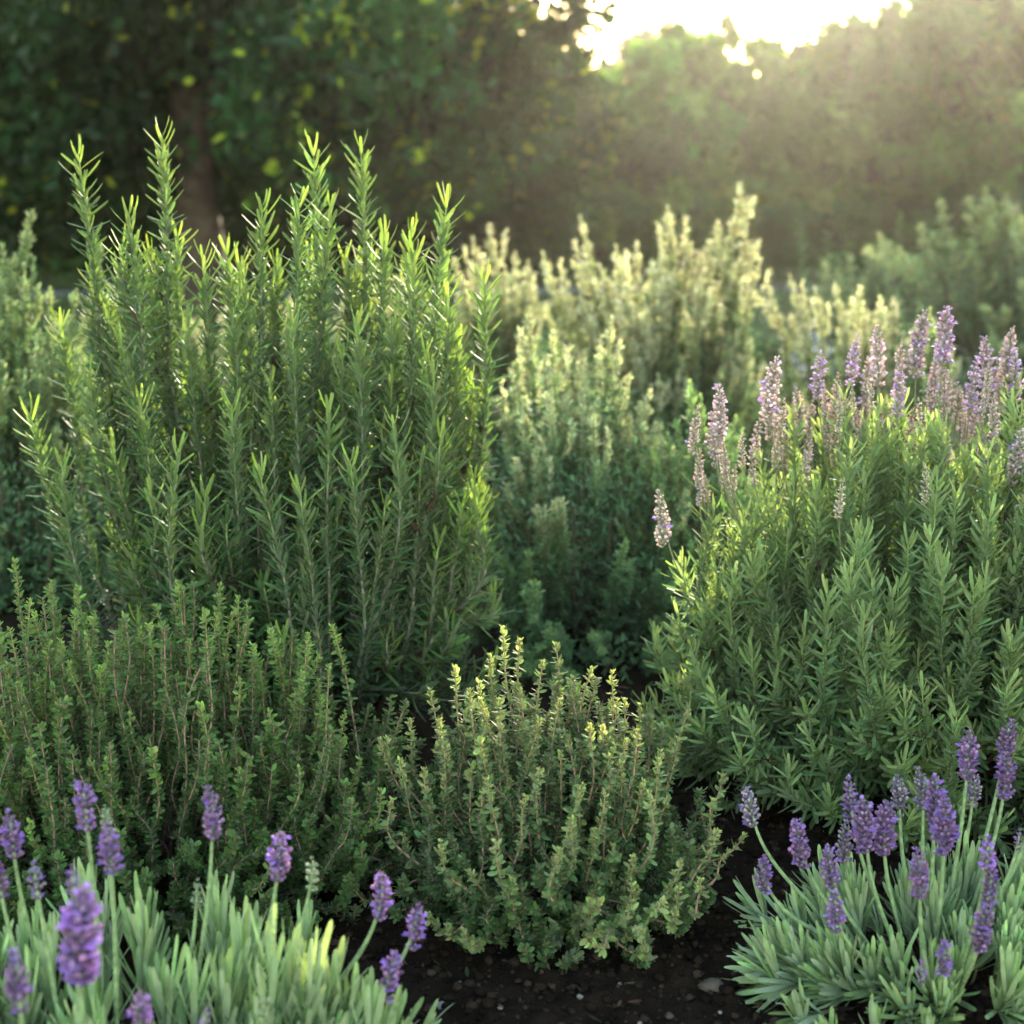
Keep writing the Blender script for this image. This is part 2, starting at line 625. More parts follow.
# ------------------------------------------------------------------ flower spikes
def flower_spike(parent, base, axis_, L, W, rng, cols, open_share=.15, opencol=(.42, .26, .62), whorls=None, gap=None, calyx=(.20, .19, .17), dots=False):
    """Whorls of plump buds up one axis with a few open lipped blooms between them; coordinates are local to the parent's thing."""
    mb = MB()
    axis_ = axis_ / np.linalg.norm(axis_)
    whorls = whorls or max(5, int(L / .0062))
    side = nrm(np.cross(axis_, REF))
    bendv = side * rng.normal(0, .06) * L
    ts = np.linspace(.03, .95, whorls)
    if gap:
        ts = np.concatenate([[0.0], np.linspace(gap, .95, whorls - 1)])
    for w, t in enumerate(ts):
        n = int(rng.integers(7, 10)) if t < .8 else 6
        r = W * .5 * float(np.interp(t, [0, .1, .5, .8, 1], [.74, 1.0, .95, .72, .34])) * rng.uniform(.88, 1.1)
        P = np.tile(base + axis_ * L * t + bendv * t * t, (n, 1))
        T = np.tile(axis_, (n, 1))
        az = np.arange(n) * 2 * PI / n + w * .45 + rng.normal(0, .12, n)
        ang = rad(1) * rng.uniform(34, 58, n) * (1 if t < .85 else .5)
        if dots:
            n += 3
            P, T = np.tile(P[:1], (n, 1)), np.tile(T[:1], (n, 1))
            az = np.arange(n) * 2 * PI / n + w * .45 + rng.normal(0, .2, n)
            ang = rad(1) * rng.uniform(40, 70, n) * (1 if t < .9 else .5)
            P = P + axis_ * rng.normal(0, .0022, (n, 1))
        ln = r * rng.uniform(.95, 1.25, n) * (.8 if dots else .95)
        c = np.asarray(cols[0]) + (np.asarray(cols[1]) - np.asarray(cols[0])) * rng.random((n, 1))
        leaves(mb, P, T, az, ang, ln, ln * rng.uniform(.30, .40, n), jitter(np.asarray(calyx) * .5 + c * .5, rng, .2, .05), np.zeros(n), BUD, None, r * .08)
        tipd = (.08 * r + np.sin(ang) * ln * .80)
        kb = ln * rng.uniform(.36, .52, n)
        leaves(mb, P + T * (np.cos(ang) * ln * .80)[:, None], T, az, ang, kb, kb * rng.uniform(.8, 1.0, n), jitter(c * 1.12, rng, .2, .06), np.zeros(n), BUD, None, tipd)
        leaves(mb, P, T, az + .3, ang * .75, ln * .72, ln * .34, jitter(np.tile(calyx, (n, 1)), rng, .2, .06), np.zeros(n), BUD, None, r * .05)
        m = rng.random(n) < open_share * (.6 if dots else 1)
        k = int(m.sum())
        if k:
            dirs = az[m]
            for d in (-.5, 0, .5, -.25, .25):
                leaves(mb, P[m] + T[m] * (ln[m] * np.cos(ang[m]))[:, None] * .9, T[m], dirs + d * .5, ang[m] + abs(d) * .9 - .1, r * rng.uniform(.5, .8, k),
                       r * rng.uniform(.42, .62, k), jitter(np.tile(opencol, (k, 1)), rng, .15, .05), rng.uniform(.1, .5, k), OVAL, None,
                       r * .70)
    return mb.build('flower_spike', M['petal'], parent)


# ------------------------------------------------------------------ the big flowering bush on the right
rng = np.random.default_rng(23)
LB = np.array([.61, 1.95, 0.0])
bushy = empty('lavender_bush', LB, 'big rounded green bush topped with faded pale and purple flower spikes', 'lavender bush')
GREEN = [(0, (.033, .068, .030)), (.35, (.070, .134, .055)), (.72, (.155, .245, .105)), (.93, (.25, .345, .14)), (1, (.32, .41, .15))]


def dome_tip(a, e, rx, ry, rz):
    return np.array([math.cos(a) * math.cos(e) * rx, math.sin(a) * math.cos(e) * ry, math.sin(e) * rz])


shoots = []
for k in range(98):
    a = rng.uniform(PI * .93, PI * 1.95)
    e = math.asin(rng.uniform(.10, 1.0))
    shoots.append((a, e, rng.uniform(.88, 1.06)))
for (a, e, s) in shoots:
    p = dome_tip(a, e, .42, .32, .57) * s + rng.normal(0, .02, 3)
    p[2] = max(p[2], .06)
    tip = LB + p
    base = LB + np.array([p[0] * .45, p[1] * .45, min(.5 * p[2], .16) * rng.uniform(.2, 1.0)])
    L = np.linalg.norm(tip - base)
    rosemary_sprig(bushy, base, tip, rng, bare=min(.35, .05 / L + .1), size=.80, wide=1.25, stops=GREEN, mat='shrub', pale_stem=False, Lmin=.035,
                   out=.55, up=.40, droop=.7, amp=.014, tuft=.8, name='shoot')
# the inner mass of leafy shoots, past what one would count
mbf = MB()
for k in range(230):
    a = rng.uniform(0, 2 * PI)
    e = math.asin(rng.uniform(.05, 1.0))
    p = dome_tip(a, e, .42, .32, .58) * rng.uniform(.8, 1.04)
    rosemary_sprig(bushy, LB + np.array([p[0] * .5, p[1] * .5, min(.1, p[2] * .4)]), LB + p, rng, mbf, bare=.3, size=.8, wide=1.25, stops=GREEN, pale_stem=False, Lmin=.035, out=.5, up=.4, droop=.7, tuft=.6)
for k in range(120):
    a = rng.uniform(0, 2 * PI)
    e = math.asin(rng.uniform(.05, 1.0))
    p = dome_tip(a, e, .40, .31, .55) * rng.uniform(.6, .96)
    n = 90
    curve = sprig_curve(np.array([p[0] * .4, p[1] * .4, .03]), p, .4, .5)
    s = rng.uniform(.3, 1, n)
    P, T, L = sample(curve, s)
    leaves(mbf, P, T, rng.uniform(0, 2 * PI, n), rad(1) * rng.uniform(30, 85, n), rng.uniform(.02, .04, n), rng.uniform(.004, .0055, n),
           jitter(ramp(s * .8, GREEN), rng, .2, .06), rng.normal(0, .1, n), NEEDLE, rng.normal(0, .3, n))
    tube(mbf, curve, [.004, .002, .001], 4, [(.05, .035, .022), (.08, .10, .05)], 1)
laterals(bushy, mbf, rng, 150, .05, .11, size=.8, wide=1.2, stops=GREEN, pale_stem=False, Lmin=.034)
tag(mbf.build('foliage', [M['shrub'], M['stem']], bushy), kind='stuff')

spikes = [  # x, top y, length in picture units, distance, purple share
    (920, 312, 66, 2.02, .6), (949, 308, 68, 1.98, .9), (880, 328, 60, 2.04, .45), (857, 336, 52, 2.00, .9), (818, 352, 50, 1.98, .95),
    (771, 357, 74, 1.94, .35), (722, 385, 62, 1.92, .5), (697, 408, 46, 1.94, .15), (715, 402, 60, 1.96, .35), (743, 434, 36, 1.92, .05),
    (663, 490, 62, 1.80, .05), (987, 338, 62, 2.02, .8), (975, 362, 54, 1.94, 1.0), (1012, 328, 64, 2.06, .3), (1016, 352, 54, 1.98, .9),
    (838, 374, 46, 2.04, .15), (798, 388, 50, 2.02, .05), (902, 366, 52, 1.94, .7), (935, 385, 50, 2.0, .4), (960, 384, 48, 2.04, .25),
    (866, 380, 46, 2.06, .2), (848, 395, 46, 1.98, .6), (886, 400, 44, 2.04, .1), (912, 410, 40, 1.96, .1), (995, 398, 46, 1.92, .3),
    (829, 410, 42, 1.98, .1), (782, 430, 40, 1.98, .05), (1021, 430, 60, 1.86, .4), (1018, 495, 50, 1.84, .2), (860, 425, 36, 1.94, .05),
    (948, 425, 40, 1.92, .1), (925, 465, 40, 1.82, .02), (842, 480, 40, 1.82, .02), (1040, 340, 60, 2.0, .8), (1058, 380, 55, 1.96, .5), (1075, 420, 55, 1.95, .5),
    (900, 345, 46, 2.1, .3), (940, 350, 46, 2.12, .5), (870, 350, 44, 2.12, .2), (810, 400, 44, 2.1, .1), (970, 410, 44, 2.1, .2), (895, 385, 40, 2.12, .2),
    (1000, 370, 46, 2.1, .6), (760, 420, 40, 2.06, .1), (834, 392, 40, 2.12, .1), (985, 430, 44, 1.96, .2), (875, 440, 36, 1.98, .05), (915, 440, 36, 2.0, .1),
    (700, 450, 40, 1.94, .05), (735, 465, 34, 1.96, .05), (805, 450, 34, 1.94, .05), (770, 400, 44, 2.1, .2),
]
for k in range(44):
    sx = rng.uniform(700, 1040)
    spikes.append((sx, rng.uniform(-14, 45) + np.interp(sx, [700, 780, 860, 1040], [440, 410, 380, 375]), rng.uniform(22, 40), rng.uniform(1.9, 2.14), rng.choice([.02, .02, .1, .4])))
for (sx, sy, sl, Y, pu) in spikes:
    top = at(sx, sy, Y) - LB
    L = sl * Y / FPX * .98
    axis_ = np.array([rng.normal(0, .07), rng.normal(0, .07), 1.0])
    axis_ /= np.linalg.norm(axis_)
    b = top - axis_ * L
    foot = np.array([b[0] * .72, b[1] * .72, b[2] * .55])
    st = MB()
    tube(st, bez(foot, foot + np.array([0, 0, .08]), b - axis_ * .10, b + axis_ * L * .9, 18), [.0016, .0014, .0011, .0008], 5,
         [(.10, .16, .05), (.14, .19, .07), (.20, .18, .12)])
    # a few narrow leaves up the flower stalk
    n = 8
    cv = bez(foot, foot + np.array([0, 0, .08]), b - axis_ * .10, b, 18)
    P, T, _ = sample(cv, np.linspace(.1, .8, n))
    leaves(st, P, T, rng.uniform(0, 6.3, n), rad(1) * rng.uniform(25, 55, n), rng.uniform(.015, .03, n), rng.uniform(.003, .0042, n),
           jitter(np.tile((.10, .17, .05), (n, 1)), rng), rng.normal(0, .1, n), NEEDLE, None, 0, 1)
    so = st.build('flower_stalk', [M['stem'], M['shrub']], bushy)
    fade, purp = np.array((.58, .50, .42)), np.array((.42, .29, .50))
    c0 = fade + (purp - fade) * pu * .8
    flower_spike(so, b, axis_, L, L * .28, rng, (c0 * .75, c0 * 1.35), open_share=.02 + .16 * pu, opencol=(.46, .30, .66), calyx=(.34, .33, .22),
                 whorls=max(6, int(L / .0075)), dots=True, gap=(.16 if rng.random() < .35 else None))


# ------------------------------------------------------------------ thyme
def thyme_sprig(root, base, tip, rng, stops, size=1.0, out=.35, up=.4, amp=.010, leafy=.3, dens=1.0, stemcol=((.15, .09, .07), (.31, .19, .15), (.30, .22, .12))):
    o = np.array(root.location)
    curve = wobble(sprig_curve(base, tip, up, out, 22), rng, amp) - o
    _, _, L = sample(curve, np.array([0.]))
    n = max(6, int(L * (1 - leafy) / (.0108 * size)))
    sn = 1 - (np.linspace(0, 1, n) ** 1.15) * (1 - leafy)
    per = 14
    s = np.repeat(sn, per)
    k = len(s)
    P, T, _ = sample(curve, np.clip(s + rng.normal(0, .007, k), 0, 1))
    node = np.repeat(np.arange(n), per)
    az = node * PI / 2 + np.tile(np.array([0, PI, .5, PI + .5, PI / 2, -PI / 2, -.5, PI - .5, .9, PI + .9, -.9, PI - .9, 1.3, -1.3]), n) + rng.normal(0, .25, k)
    dist = (1 - s) * L
    big = np.tile(np.array([1.0, 1.0, .7, .7, .5, .5, .7, .7, .55, .55, .55, .55, .45, .45]), n)
    ang = rad(1) * np.interp(dist, [0, .008, .03], [32, 52, 66]) * rng.normal(1, .3, k).clip(.3, 1.7)
    ln = .0108 * size * big * np.interp(dist, [0, .006, .02], [.55, .85, 1.0]) * rng.normal(1, .18, k).clip(.5, 1.5)
    keep = (big > .9) | (rng.random(k) < .85 * dens) | (dist < .014)
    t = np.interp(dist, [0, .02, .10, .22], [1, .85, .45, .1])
    mb = MB()
    leaves(mb, P[keep], T[keep], az[keep], ang[keep], ln[keep], (ln * rng.uniform(.42, .58, k))[keep],
           jitter(ramp(t, stops), rng, .22, .08)[keep], rng.normal(.05, .12, k)[keep], OVAL, rng.normal(0, .3, k)[keep], .0008)
    sp = mb.build('sprig', M['thyme'], root)
    st = MB()
    tube(st, curve, np.array([.0020, .0017, .0014, .0008]) * size, 5, list(stemcol))
    st.build('stem', M['stem'], sp)
    return sp


def thyme_filler(root, rng, rx, ry, rz, count, stops, cx=0.0, lo=.5, hi=.93):
    mbf = MB()
    for k in range(count):
        a = rng.uniform(0, 2 * PI)
        e = math.asin(rng.uniform(.03, 1.0))
        p = dome_tip(a, e, rx, ry, rz) * rng.uniform(lo, hi)
        curve = wobble(sprig_curve(np.array([p[0] * .6, p[1] * .55, .005]), p, .4, .5, 16), rng, .014)
        n = 230
        s = rng.uniform(.25, 1, n)
        P, T, _ = sample(curve, s)
        ln = .0108 * rng.uniform(.5, 1.1, n)
        leaves(mbf, P, T, rng.uniform(0, 6.3, n), rad(1) * rng.uniform(35, 85, n), ln, ln * .5,
               jitter(ramp(s * .6, stops), rng, .22, .08), rng.normal(.05, .1, n), OVAL, rng.normal(0, .4, n))
        tube(mbf, curve, [.0019, .0015, .0009], 4, [(.12, .075, .06), (.29, .175, .135)], 1)
    tag(mbf.build('foliage', [M['thyme'], M['stem']], root), kind='stuff')


rng = np.random.default_rng(37)
THY = [(0, (.05, .095, .042)), (.45, (.095, .165, .062)), (.80, (.23, .30, .12)), (1, (.40, .46, .17))]  # young tips, paled further with sunlight put into the tint
TB = np.array([.045, 1.60, 0.0])
thyme = empty('thyme_bush', TB, 'bushy thyme with yellow green sunlit tips growing on bare dark soil', 'thyme bush')
ttips = [(503, 628, 1.62), (520, 640, 1.66), (556, 645, 1.62), (543, 662, 1.58), (592, 668, 1.60), (612, 672, 1.66), (625, 700, 1.60), (455, 668, 1.62), (470, 690, 1.56),
         (490, 655, 1.66), (430, 690, 1.62), (575, 685, 1.62), (640, 705, 1.66), (653, 722, 1.62), (672, 740, 1.60), (440, 720, 1.54), (520, 690, 1.54), (500, 700, 1.5),
         (560, 700, 1.54), (540, 720, 1.50), (590, 725, 1.52), (615, 745, 1.52), (480, 740, 1.48), (487, 780, 1.44), (540, 770, 1.45), (571, 820, 1.40), (441, 842, 1.40),
         (495, 842, 1.38), (560, 850, 1.38), (605, 790, 1.46), (650, 780, 1.54), (668, 800, 1.52), (400, 760, 1.56), (380, 740, 1.6), (410, 720, 1.62), (392, 800, 1.5)]
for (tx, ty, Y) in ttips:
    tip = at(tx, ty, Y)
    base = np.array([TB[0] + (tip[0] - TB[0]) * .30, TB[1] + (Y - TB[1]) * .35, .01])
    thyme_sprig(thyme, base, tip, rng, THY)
for k in range(62):
    a = rng.uniform(PI * .9, PI * 2.1)
    e = math.asin(rng.uniform(.10, .98))
    p = dome_tip(a, e, .225, .20, .30) * rng.uniform(.78, 1.12)
    thyme_sprig(thyme, TB + np.array([p[0] * .35, p[1] * .35, .01]), TB + p, rng, THY)
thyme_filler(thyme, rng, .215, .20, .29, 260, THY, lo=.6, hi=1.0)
for (tx, ty, Y) in [(722, 775, 1.60), (718, 832, 1.52), (728, 852, 1.50), (700, 880, 1.46), (665, 905, 1.42), (712, 800, 1.56), (640, 930, 1.38), (590, 945, 1.36)]:
    tip = at(tx, ty, Y)
    thyme_sprig(thyme, TB + np.array([.10, -.05, .015]), tip, rng, THY, out=.75, up=.15, leafy=.42)

rng = np.random.default_rng(41)
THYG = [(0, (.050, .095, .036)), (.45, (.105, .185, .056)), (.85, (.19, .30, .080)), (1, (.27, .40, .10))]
TL = np.array([-.46, 1.66, 0.0])
thyme2 = empty('thyme_bush', TL, 'wide low thyme spreading at the foot of the tall rosemary, green tips on brown stems', 'thyme bush')
ltips = [(15, 562, 1.74), (52, 582, 1.70), (30, 600, 1.64), (75, 612, 1.68), (95, 612, 1.72), (178, 582, 1.66), (155, 606, 1.70), (217, 615, 1.66), (234, 610, 1.70),
         (277, 640, 1.68), (308, 634, 1.66), (255, 650, 1.72), (140, 630, 1.66), (190, 640, 1.64), (120, 640, 1.70), (60, 640, 1.62), (10, 630, 1.6), (100, 668, 1.6),
         (165, 670, 1.60), (240, 680, 1.62), (295, 690, 1.64), (322, 700, 1.66), (345, 712, 1.68), (270, 712, 1.58), (200, 705, 1.56), (130, 715, 1.56), (60, 700, 1.56),
         (20, 690, 1.55), (330, 745, 1.62), (152, 750, 1.5), (240, 770, 1.5), (90, 760, 1.5), (300, 770, 1.54), (30, 750, 1.5), (360, 760, 1.62), (350, 800, 1.56)]
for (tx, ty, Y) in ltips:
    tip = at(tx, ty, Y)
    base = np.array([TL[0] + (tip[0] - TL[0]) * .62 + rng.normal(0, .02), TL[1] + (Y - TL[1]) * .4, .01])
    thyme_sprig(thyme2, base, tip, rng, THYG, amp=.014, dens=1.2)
for k in range(36):
    tip = at(rng.uniform(-10, 335), rng.uniform(582, 690), rng.uniform(1.58, 1.78))
    thyme_sprig(thyme2, np.array([TL[0] + (tip[0] - TL[0]) * .8 + rng.normal(0, .03), TL[1] + (tip[1] - TL[1]) * .5, .01]), tip, rng, THYG, amp=.016, dens=1.2)
for k in range(28):
    a = rng.uniform(PI * .95, PI * 2.05)
    e = math.asin(rng.uniform(.12, .98))
    p = dome_tip(a, e, .38, .26, .35) * rng.uniform(.86, 1.03)
    thyme_sprig(thyme2, TL + np.array([p[0] * .65, p[1] * .4, .01]), TL + p, rng, THYG, amp=.016, dens=1.2)
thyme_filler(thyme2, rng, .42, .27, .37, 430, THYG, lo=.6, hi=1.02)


# ------------------------------------------------------------------ front lavender
LAV = [(0, (.13, .20, .095)), (.5, (.22, .33, .145)), (1, (.34, .46, .20))]


def lavender_shoot(root, base, tip, rng, size=1.0, count=16):
    """A short upright shoot of strap shaped grey green leaves."""
    o = np.array(root.location)
    curve = sprig_curve(base, tip - np.array([0, 0, .045 * size]), .4, .5, 14) - o
    mb = MB()
    s = np.sort(rng.uniform(.35, 1, count))
    P, T, L = sample(curve, s)
    k = count
    az = np.arange(k) * 2.4 + rng.normal(0, .2, k)
    ang = rad(1) * np.interp(s, [.35, .8, 1], [34, 20, 8]) * rng.normal(1, .25, k).clip(.4, 1.7)
    ln = size * rng.uniform(.045, .075, k) * np.interp(s, [.35, .9, 1], [1.05, 1.0, .85])
    leaves(mb, P, T, az, ang, ln, size * rng.uniform(.0048, .0070, k), jitter(ramp(np.interp(s, [.35, 1], [.25, .9]) + rng.normal(0, .1, k), LAV), rng, .12, .04),
           rng.normal(-.06, .10, k), STRAP, rng.normal(0, .3, k), .001)
    sp = mb.build('leafy_shoot', M['lavender'], root)
    st = MB()
    tube(st, curve, np.array([.0022, .0018, .0012]) * size, 5, [(.10, .08, .05), (.17, .23, .10)])
    st.build('stem', M['stem'], sp)


def lavender_flower(root, foot, top, L, rng, cols, W=None, open_share=.12, opencol=(.36, .20, .60), pale=False, lean=None):
    o = np.array(root.location)
    foot, top = foot - o, top - o
    d = top - foot
    axis_ = np.array([d[0] * .25, d[1] * .25, d[2]]) if lean is None else np.array(lean, float)
    axis_ = axis_ / np.linalg.norm(axis_) + rng.normal(0, .03, 3)
    axis_ /= np.linalg.norm(axis_)
    b = top - axis_ * L
    h = np.linalg.norm(b - foot)
    st = MB()
    tube(st, bez(foot, foot + np.array([0, 0, h * .35]), b - axis_ * h * .4, b + axis_ * L * .85, 20), [.0026, .0025, .0022, .0012], 6,
         [(.15, .21, .09), (.20, .28, .13), (.22, .30, .14)])
    so = st.build('flower_stalk', M['stem'], root)
    flower_spike(so, b, axis_, L, W or L * .40, rng, cols, open_share=open_share, opencol=opencol,
                 calyx=(.20, .25, .15) if pale else (.16, .13, .20), gap=.2 if rng.random() < .4 else None)


PURP = ((.185, .095, .21), (.34, .205, .36))
GREY = ((.26, .22, .27), (.38, .33, .34))
BUDC = ((.22, .29, .17), (.32, .38, .24))
rng = np.random.default_rng(53)
L1 = np.array([-.37, 1.16, 0.0])
lav1 = empty('lavender_plant', L1, 'low lavender with pale grey green leaves in front of the wide thyme', 'lavender plant')
for k in range(92):
    x = rng.uniform(-1, 1)
    y = rng.uniform(-.75, 1.0)
    px = 512 + (L1[0] + x * .36) / 1.16 * FPX
    topz = np.interp(px, [-120, 0, 230, 300, 350, 420], [.158, .162, .154, .126, .095, .06]) - .05 * max(0, -y) + rng.normal(0, .012)
    if px > 405 or topz < .06:
        continue
    tip = np.array([L1[0] + x * .36, L1[1] + y * .16, topz])
    base = np.array([L1[0] + x * .26, L1[1] + y * .10, .01])
    lavender_shoot(lav1, base, tip, rng, 1.0, 30)
for (tx, ty) in [(290, 925), (310, 935), (330, 948), (350, 968), (370, 990), (385, 1004), (300, 962), (325, 990), (345, 1008), (270, 918), (315, 1010), (280, 960)]:
    tip = at(tx, ty, 1.17 + rng.normal(0, .02))
    lavender_shoot(lav1, np.array([L1[0] + (tip[0] - L1[0]) * .8, tip[1], .01]), tip, rng, 1.0, 24)
lspk = [(10, 813, 55, 1.22, PURP), (82, 783, 55, 1.20, PURP), (108, 825, 58, 1.16, PURP), (33, 864, 42, 1.16, GREY), (72, 866, 40, 1.04, PURP), (78, 892, 112, .98, PURP),
        (17, 955, 68, .98, PURP), (138, 994, 62, 1.0, PURP), (212, 789, 58, 1.22, PURP), (281, 834, 57, 1.20, PURP), (314, 859, 38, 1.22, BUDC), (384, 876, 55, 1.22, PURP),
        (418, 905, 54, 1.22, PURP), (395, 953, 58, 1.16, PURP), (-4, 860, 45, 1.2, PURP), (197, 880, 34, 1.22, BUDC), (205, 1010, 30, 1.04, GREY), (106, 806, 30, 1.24, BUDC),
        (265, 996, 36, 1.04, BUDC)]
for (sx, sy, sl, Y, cc) in lspk:
    top = at(sx, sy, Y)
    L = sl * Y / FPX * 1.03
    foot = np.array([L1[0] + (top[0] - L1[0]) * .72, min(top[1], L1[1] + .1) - .01, .06 if top[0] < -.16 else .05])
    if sx > 340:
        foot = np.array([top[0] - .07, top[1] - .01, .06])
    near = Y < 1.0 and sl > 100
    lavender_flower(lav1, foot, top, L, rng, cc, W=L * (.33 if near else .37), open_share=.40 if near else (.0 if cc is BUDC else .16),
                    opencol=(.48, .27, .66) if near else (.34, .19, .56), pale=cc is BUDC)

rng = np.random.default_rng(59)
L2 = np.array([.46, 1.38, 0.0])
lav2 = empty('lavender_plant', L2, 'lavender with many purple spikes beside the dark soil patch, below the big rounded bush', 'lavender plant')
for k in range(115):
    x = rng.uniform(-1, 1)
    y = rng.uniform(-1.0, 1.0)
    tip0 = L2 + np.array([x * .25 + .02, y * .15, 0])
    px = 512 + tip0[0] / tip0[1] * FPX
    if px < 775:
        continue
    topz = np.interp(px, [740, 790, 860, 940, 1100], [.035, .05, .078, .094, .096]) - .05 * max(0, -y) + rng.normal(0, .014)
    tip = np.array([tip0[0], tip0[1], max(.055, topz)])
    base = np.array([L2[0] + x * .19 + .02, L2[1] + y * .09, .008])
    lavender_shoot(lav2, base, tip, rng, .86, 34)
rspk = [(749, 789, 44, 1.46, GREY), (796, 821, 57, 1.42, PURP), (760, 856, 46, 1.40, PURP), (829, 846, 50, 1.38, PURP), (834, 892, 50, 1.32, PURP), (850, 779, 44, 1.48, PURP),
        (843, 822, 48, 1.46, GREY), (868, 802, 62, 1.40, PURP), (885, 803, 62, 1.42, PURP), (900, 776, 46, 1.50, GREY), (925, 770, 46, 1.50, GREY), (938, 778, 56, 1.42, PURP),
        (946, 800, 64, 1.38, PURP), (970, 732, 54, 1.48, PURP), (976, 772, 40, 1.52, GREY), (1010, 721, 48, 1.52, PURP), (1008, 754, 52, 1.48, PURP), (920, 851, 57, 1.32, PURP),
        (989, 838, 42, 1.28, PURP), (993, 866, 48, 1.28, PURP), (985, 906, 60, 1.26, PURP), (946, 942, 44, 1.26, PURP), (922, 961, 30, 1.26, PURP), (1020, 830, 24, 1.42, PURP),
        (1045, 760, 50, 1.45, PURP), (1060, 820, 50, 1.35, PURP)]
for (sx, sy, sl, Y, cc) in rspk:
    top = at(sx, sy, Y)
    L = sl * Y / FPX * 1.03
    foot = np.array([L2[0] + (top[0] - L2[0]) * .55, L2[1] + (top[1] - L2[1]) * .6, .03])
    lavender_flower(lav2, foot, top, L, rng, cc, W=L * .36, open_share=.3 if sx in (989, 946) else .14, opencol=(.42, .22, .62) if sx == 989 else (.33, .19, .52))

# ------------------------------------------------------------------ bushes behind, with pale bud columns
def column_mesh(rng, L, stops, thick=1.0, side=5):
    """Leafy upright stem, small blunt leaves getting crowded and pale towards the tip; base at the origin."""
    mb = MB()
    n = int(L / .0066)
    per = 9
    curve = wobble(bez(np.zeros(3), np.array([0, 0, L * .3]), np.array([0, 0, L * .7]), np.array([0, 0, L]), 16), rng, .012)
    s = np.repeat(np.linspace(.06, 1, n), per)
    k = len(s)
    P, T, _ = sample(curve, np.clip(s + rng.normal(0, .004, k), 0, 1))
    lump = .8 + .35 * np.sin(s * L / .022 * 2 * PI / 2 + rng.uniform(0, 6))
    ln = .0165 * thick * np.interp(s, [0, .6, .9, 1], [1.1, 1.0, .85, .6]) * rng.normal(1, .2, k).clip(.5, 1.5) * lump
    ang = rad(1) * np.interp(s, [0, .7, .97, 1], [70, 58, 48, 15]) * rng.normal(1, .2, k)
    leaves(mb, P, T, rng.uniform(0, 6.3, k), ang, ln, ln * rng.uniform(.28, .42, k), jitter(ramp(s + rng.normal(0, .05, k), stops), rng, .2, .06),
           rng.normal(0, .1, k), OVAL, rng.normal(0, .3, k), .001)
    for b in range(side):                         # short side twigs
        sb = rng.uniform(.25, .82)
        P0, T0, _ = sample(curve, np.array([sb]))
        a = rng.uniform(0, 6.3)
        e = P0[0] + np.array([math.cos(a) * .03, math.sin(a) * .03, rng.uniform(.05, .10)])
        c2 = bez(P0[0], P0[0] + np.array([math.cos(a) * .025, math.sin(a) * .025, .01]), e - np.array([0, 0, .03]), e, 8)
        m = 60
        s2 = rng.uniform(.1, 1, m)
        P, T, _ = sample(c2, s2)
        ln = .0145 * thick * rng.uniform(.5, 1.1, m)
        leaves(mb, P, T, rng.uniform(0, 6.3, m), rad(1) * rng.uniform(20, 65, m), ln, ln * .35,
               jitter(ramp(np.full(m, sb + .12) + .1 * s2, stops), rng, .2, .06), rng.normal(0, .1, m), OVAL, rng.normal(0, .3, m))
    tube(mb, curve, [.003, .0022, .001], 5, [(.09, .06, .04), (.13, .11, .06), (.2, .2, .08)], 1)
    return mb.mesh('sprig', [M['far'], M['stem']])


CREAM = [(0, (.050, .105, .052)), (.5, (.11, .205, .095)), (.75, (.18, .29, .125)), (.88, (.40, .44, .25)), (1, (.52, .55, .33))]
GOLD = [(0, (.035, .07, .034)), (.4, (.07, .13, .052)), (.60, (.19, .26, .11)), (.82, (.42, .43, .26)), (1, (.54, .55, .37))]
PLAIN = [(0, (.045, .095, .046)), (.5, (.095, .18, .082)), (.85, (.16, .27, .11)), (1, (.25, .36, .14))]
SAGE = [(0, (.065, .125, .072)), (.5, (.12, .205, .115)), (.8, (.21, .31, .15)), (1, (.36, .43, .20))]
rng = np.random.default_rng(67)
VARS = {}
for key, st in (('cream', CREAM), ('gold', GOLD), ('plain', PLAIN), ('sage', SAGE)):
    VARS[key] = [column_mesh(rng, .45, st, th) for th in (1.0, 1.15, .9, 1.05, 1.2, .95)]


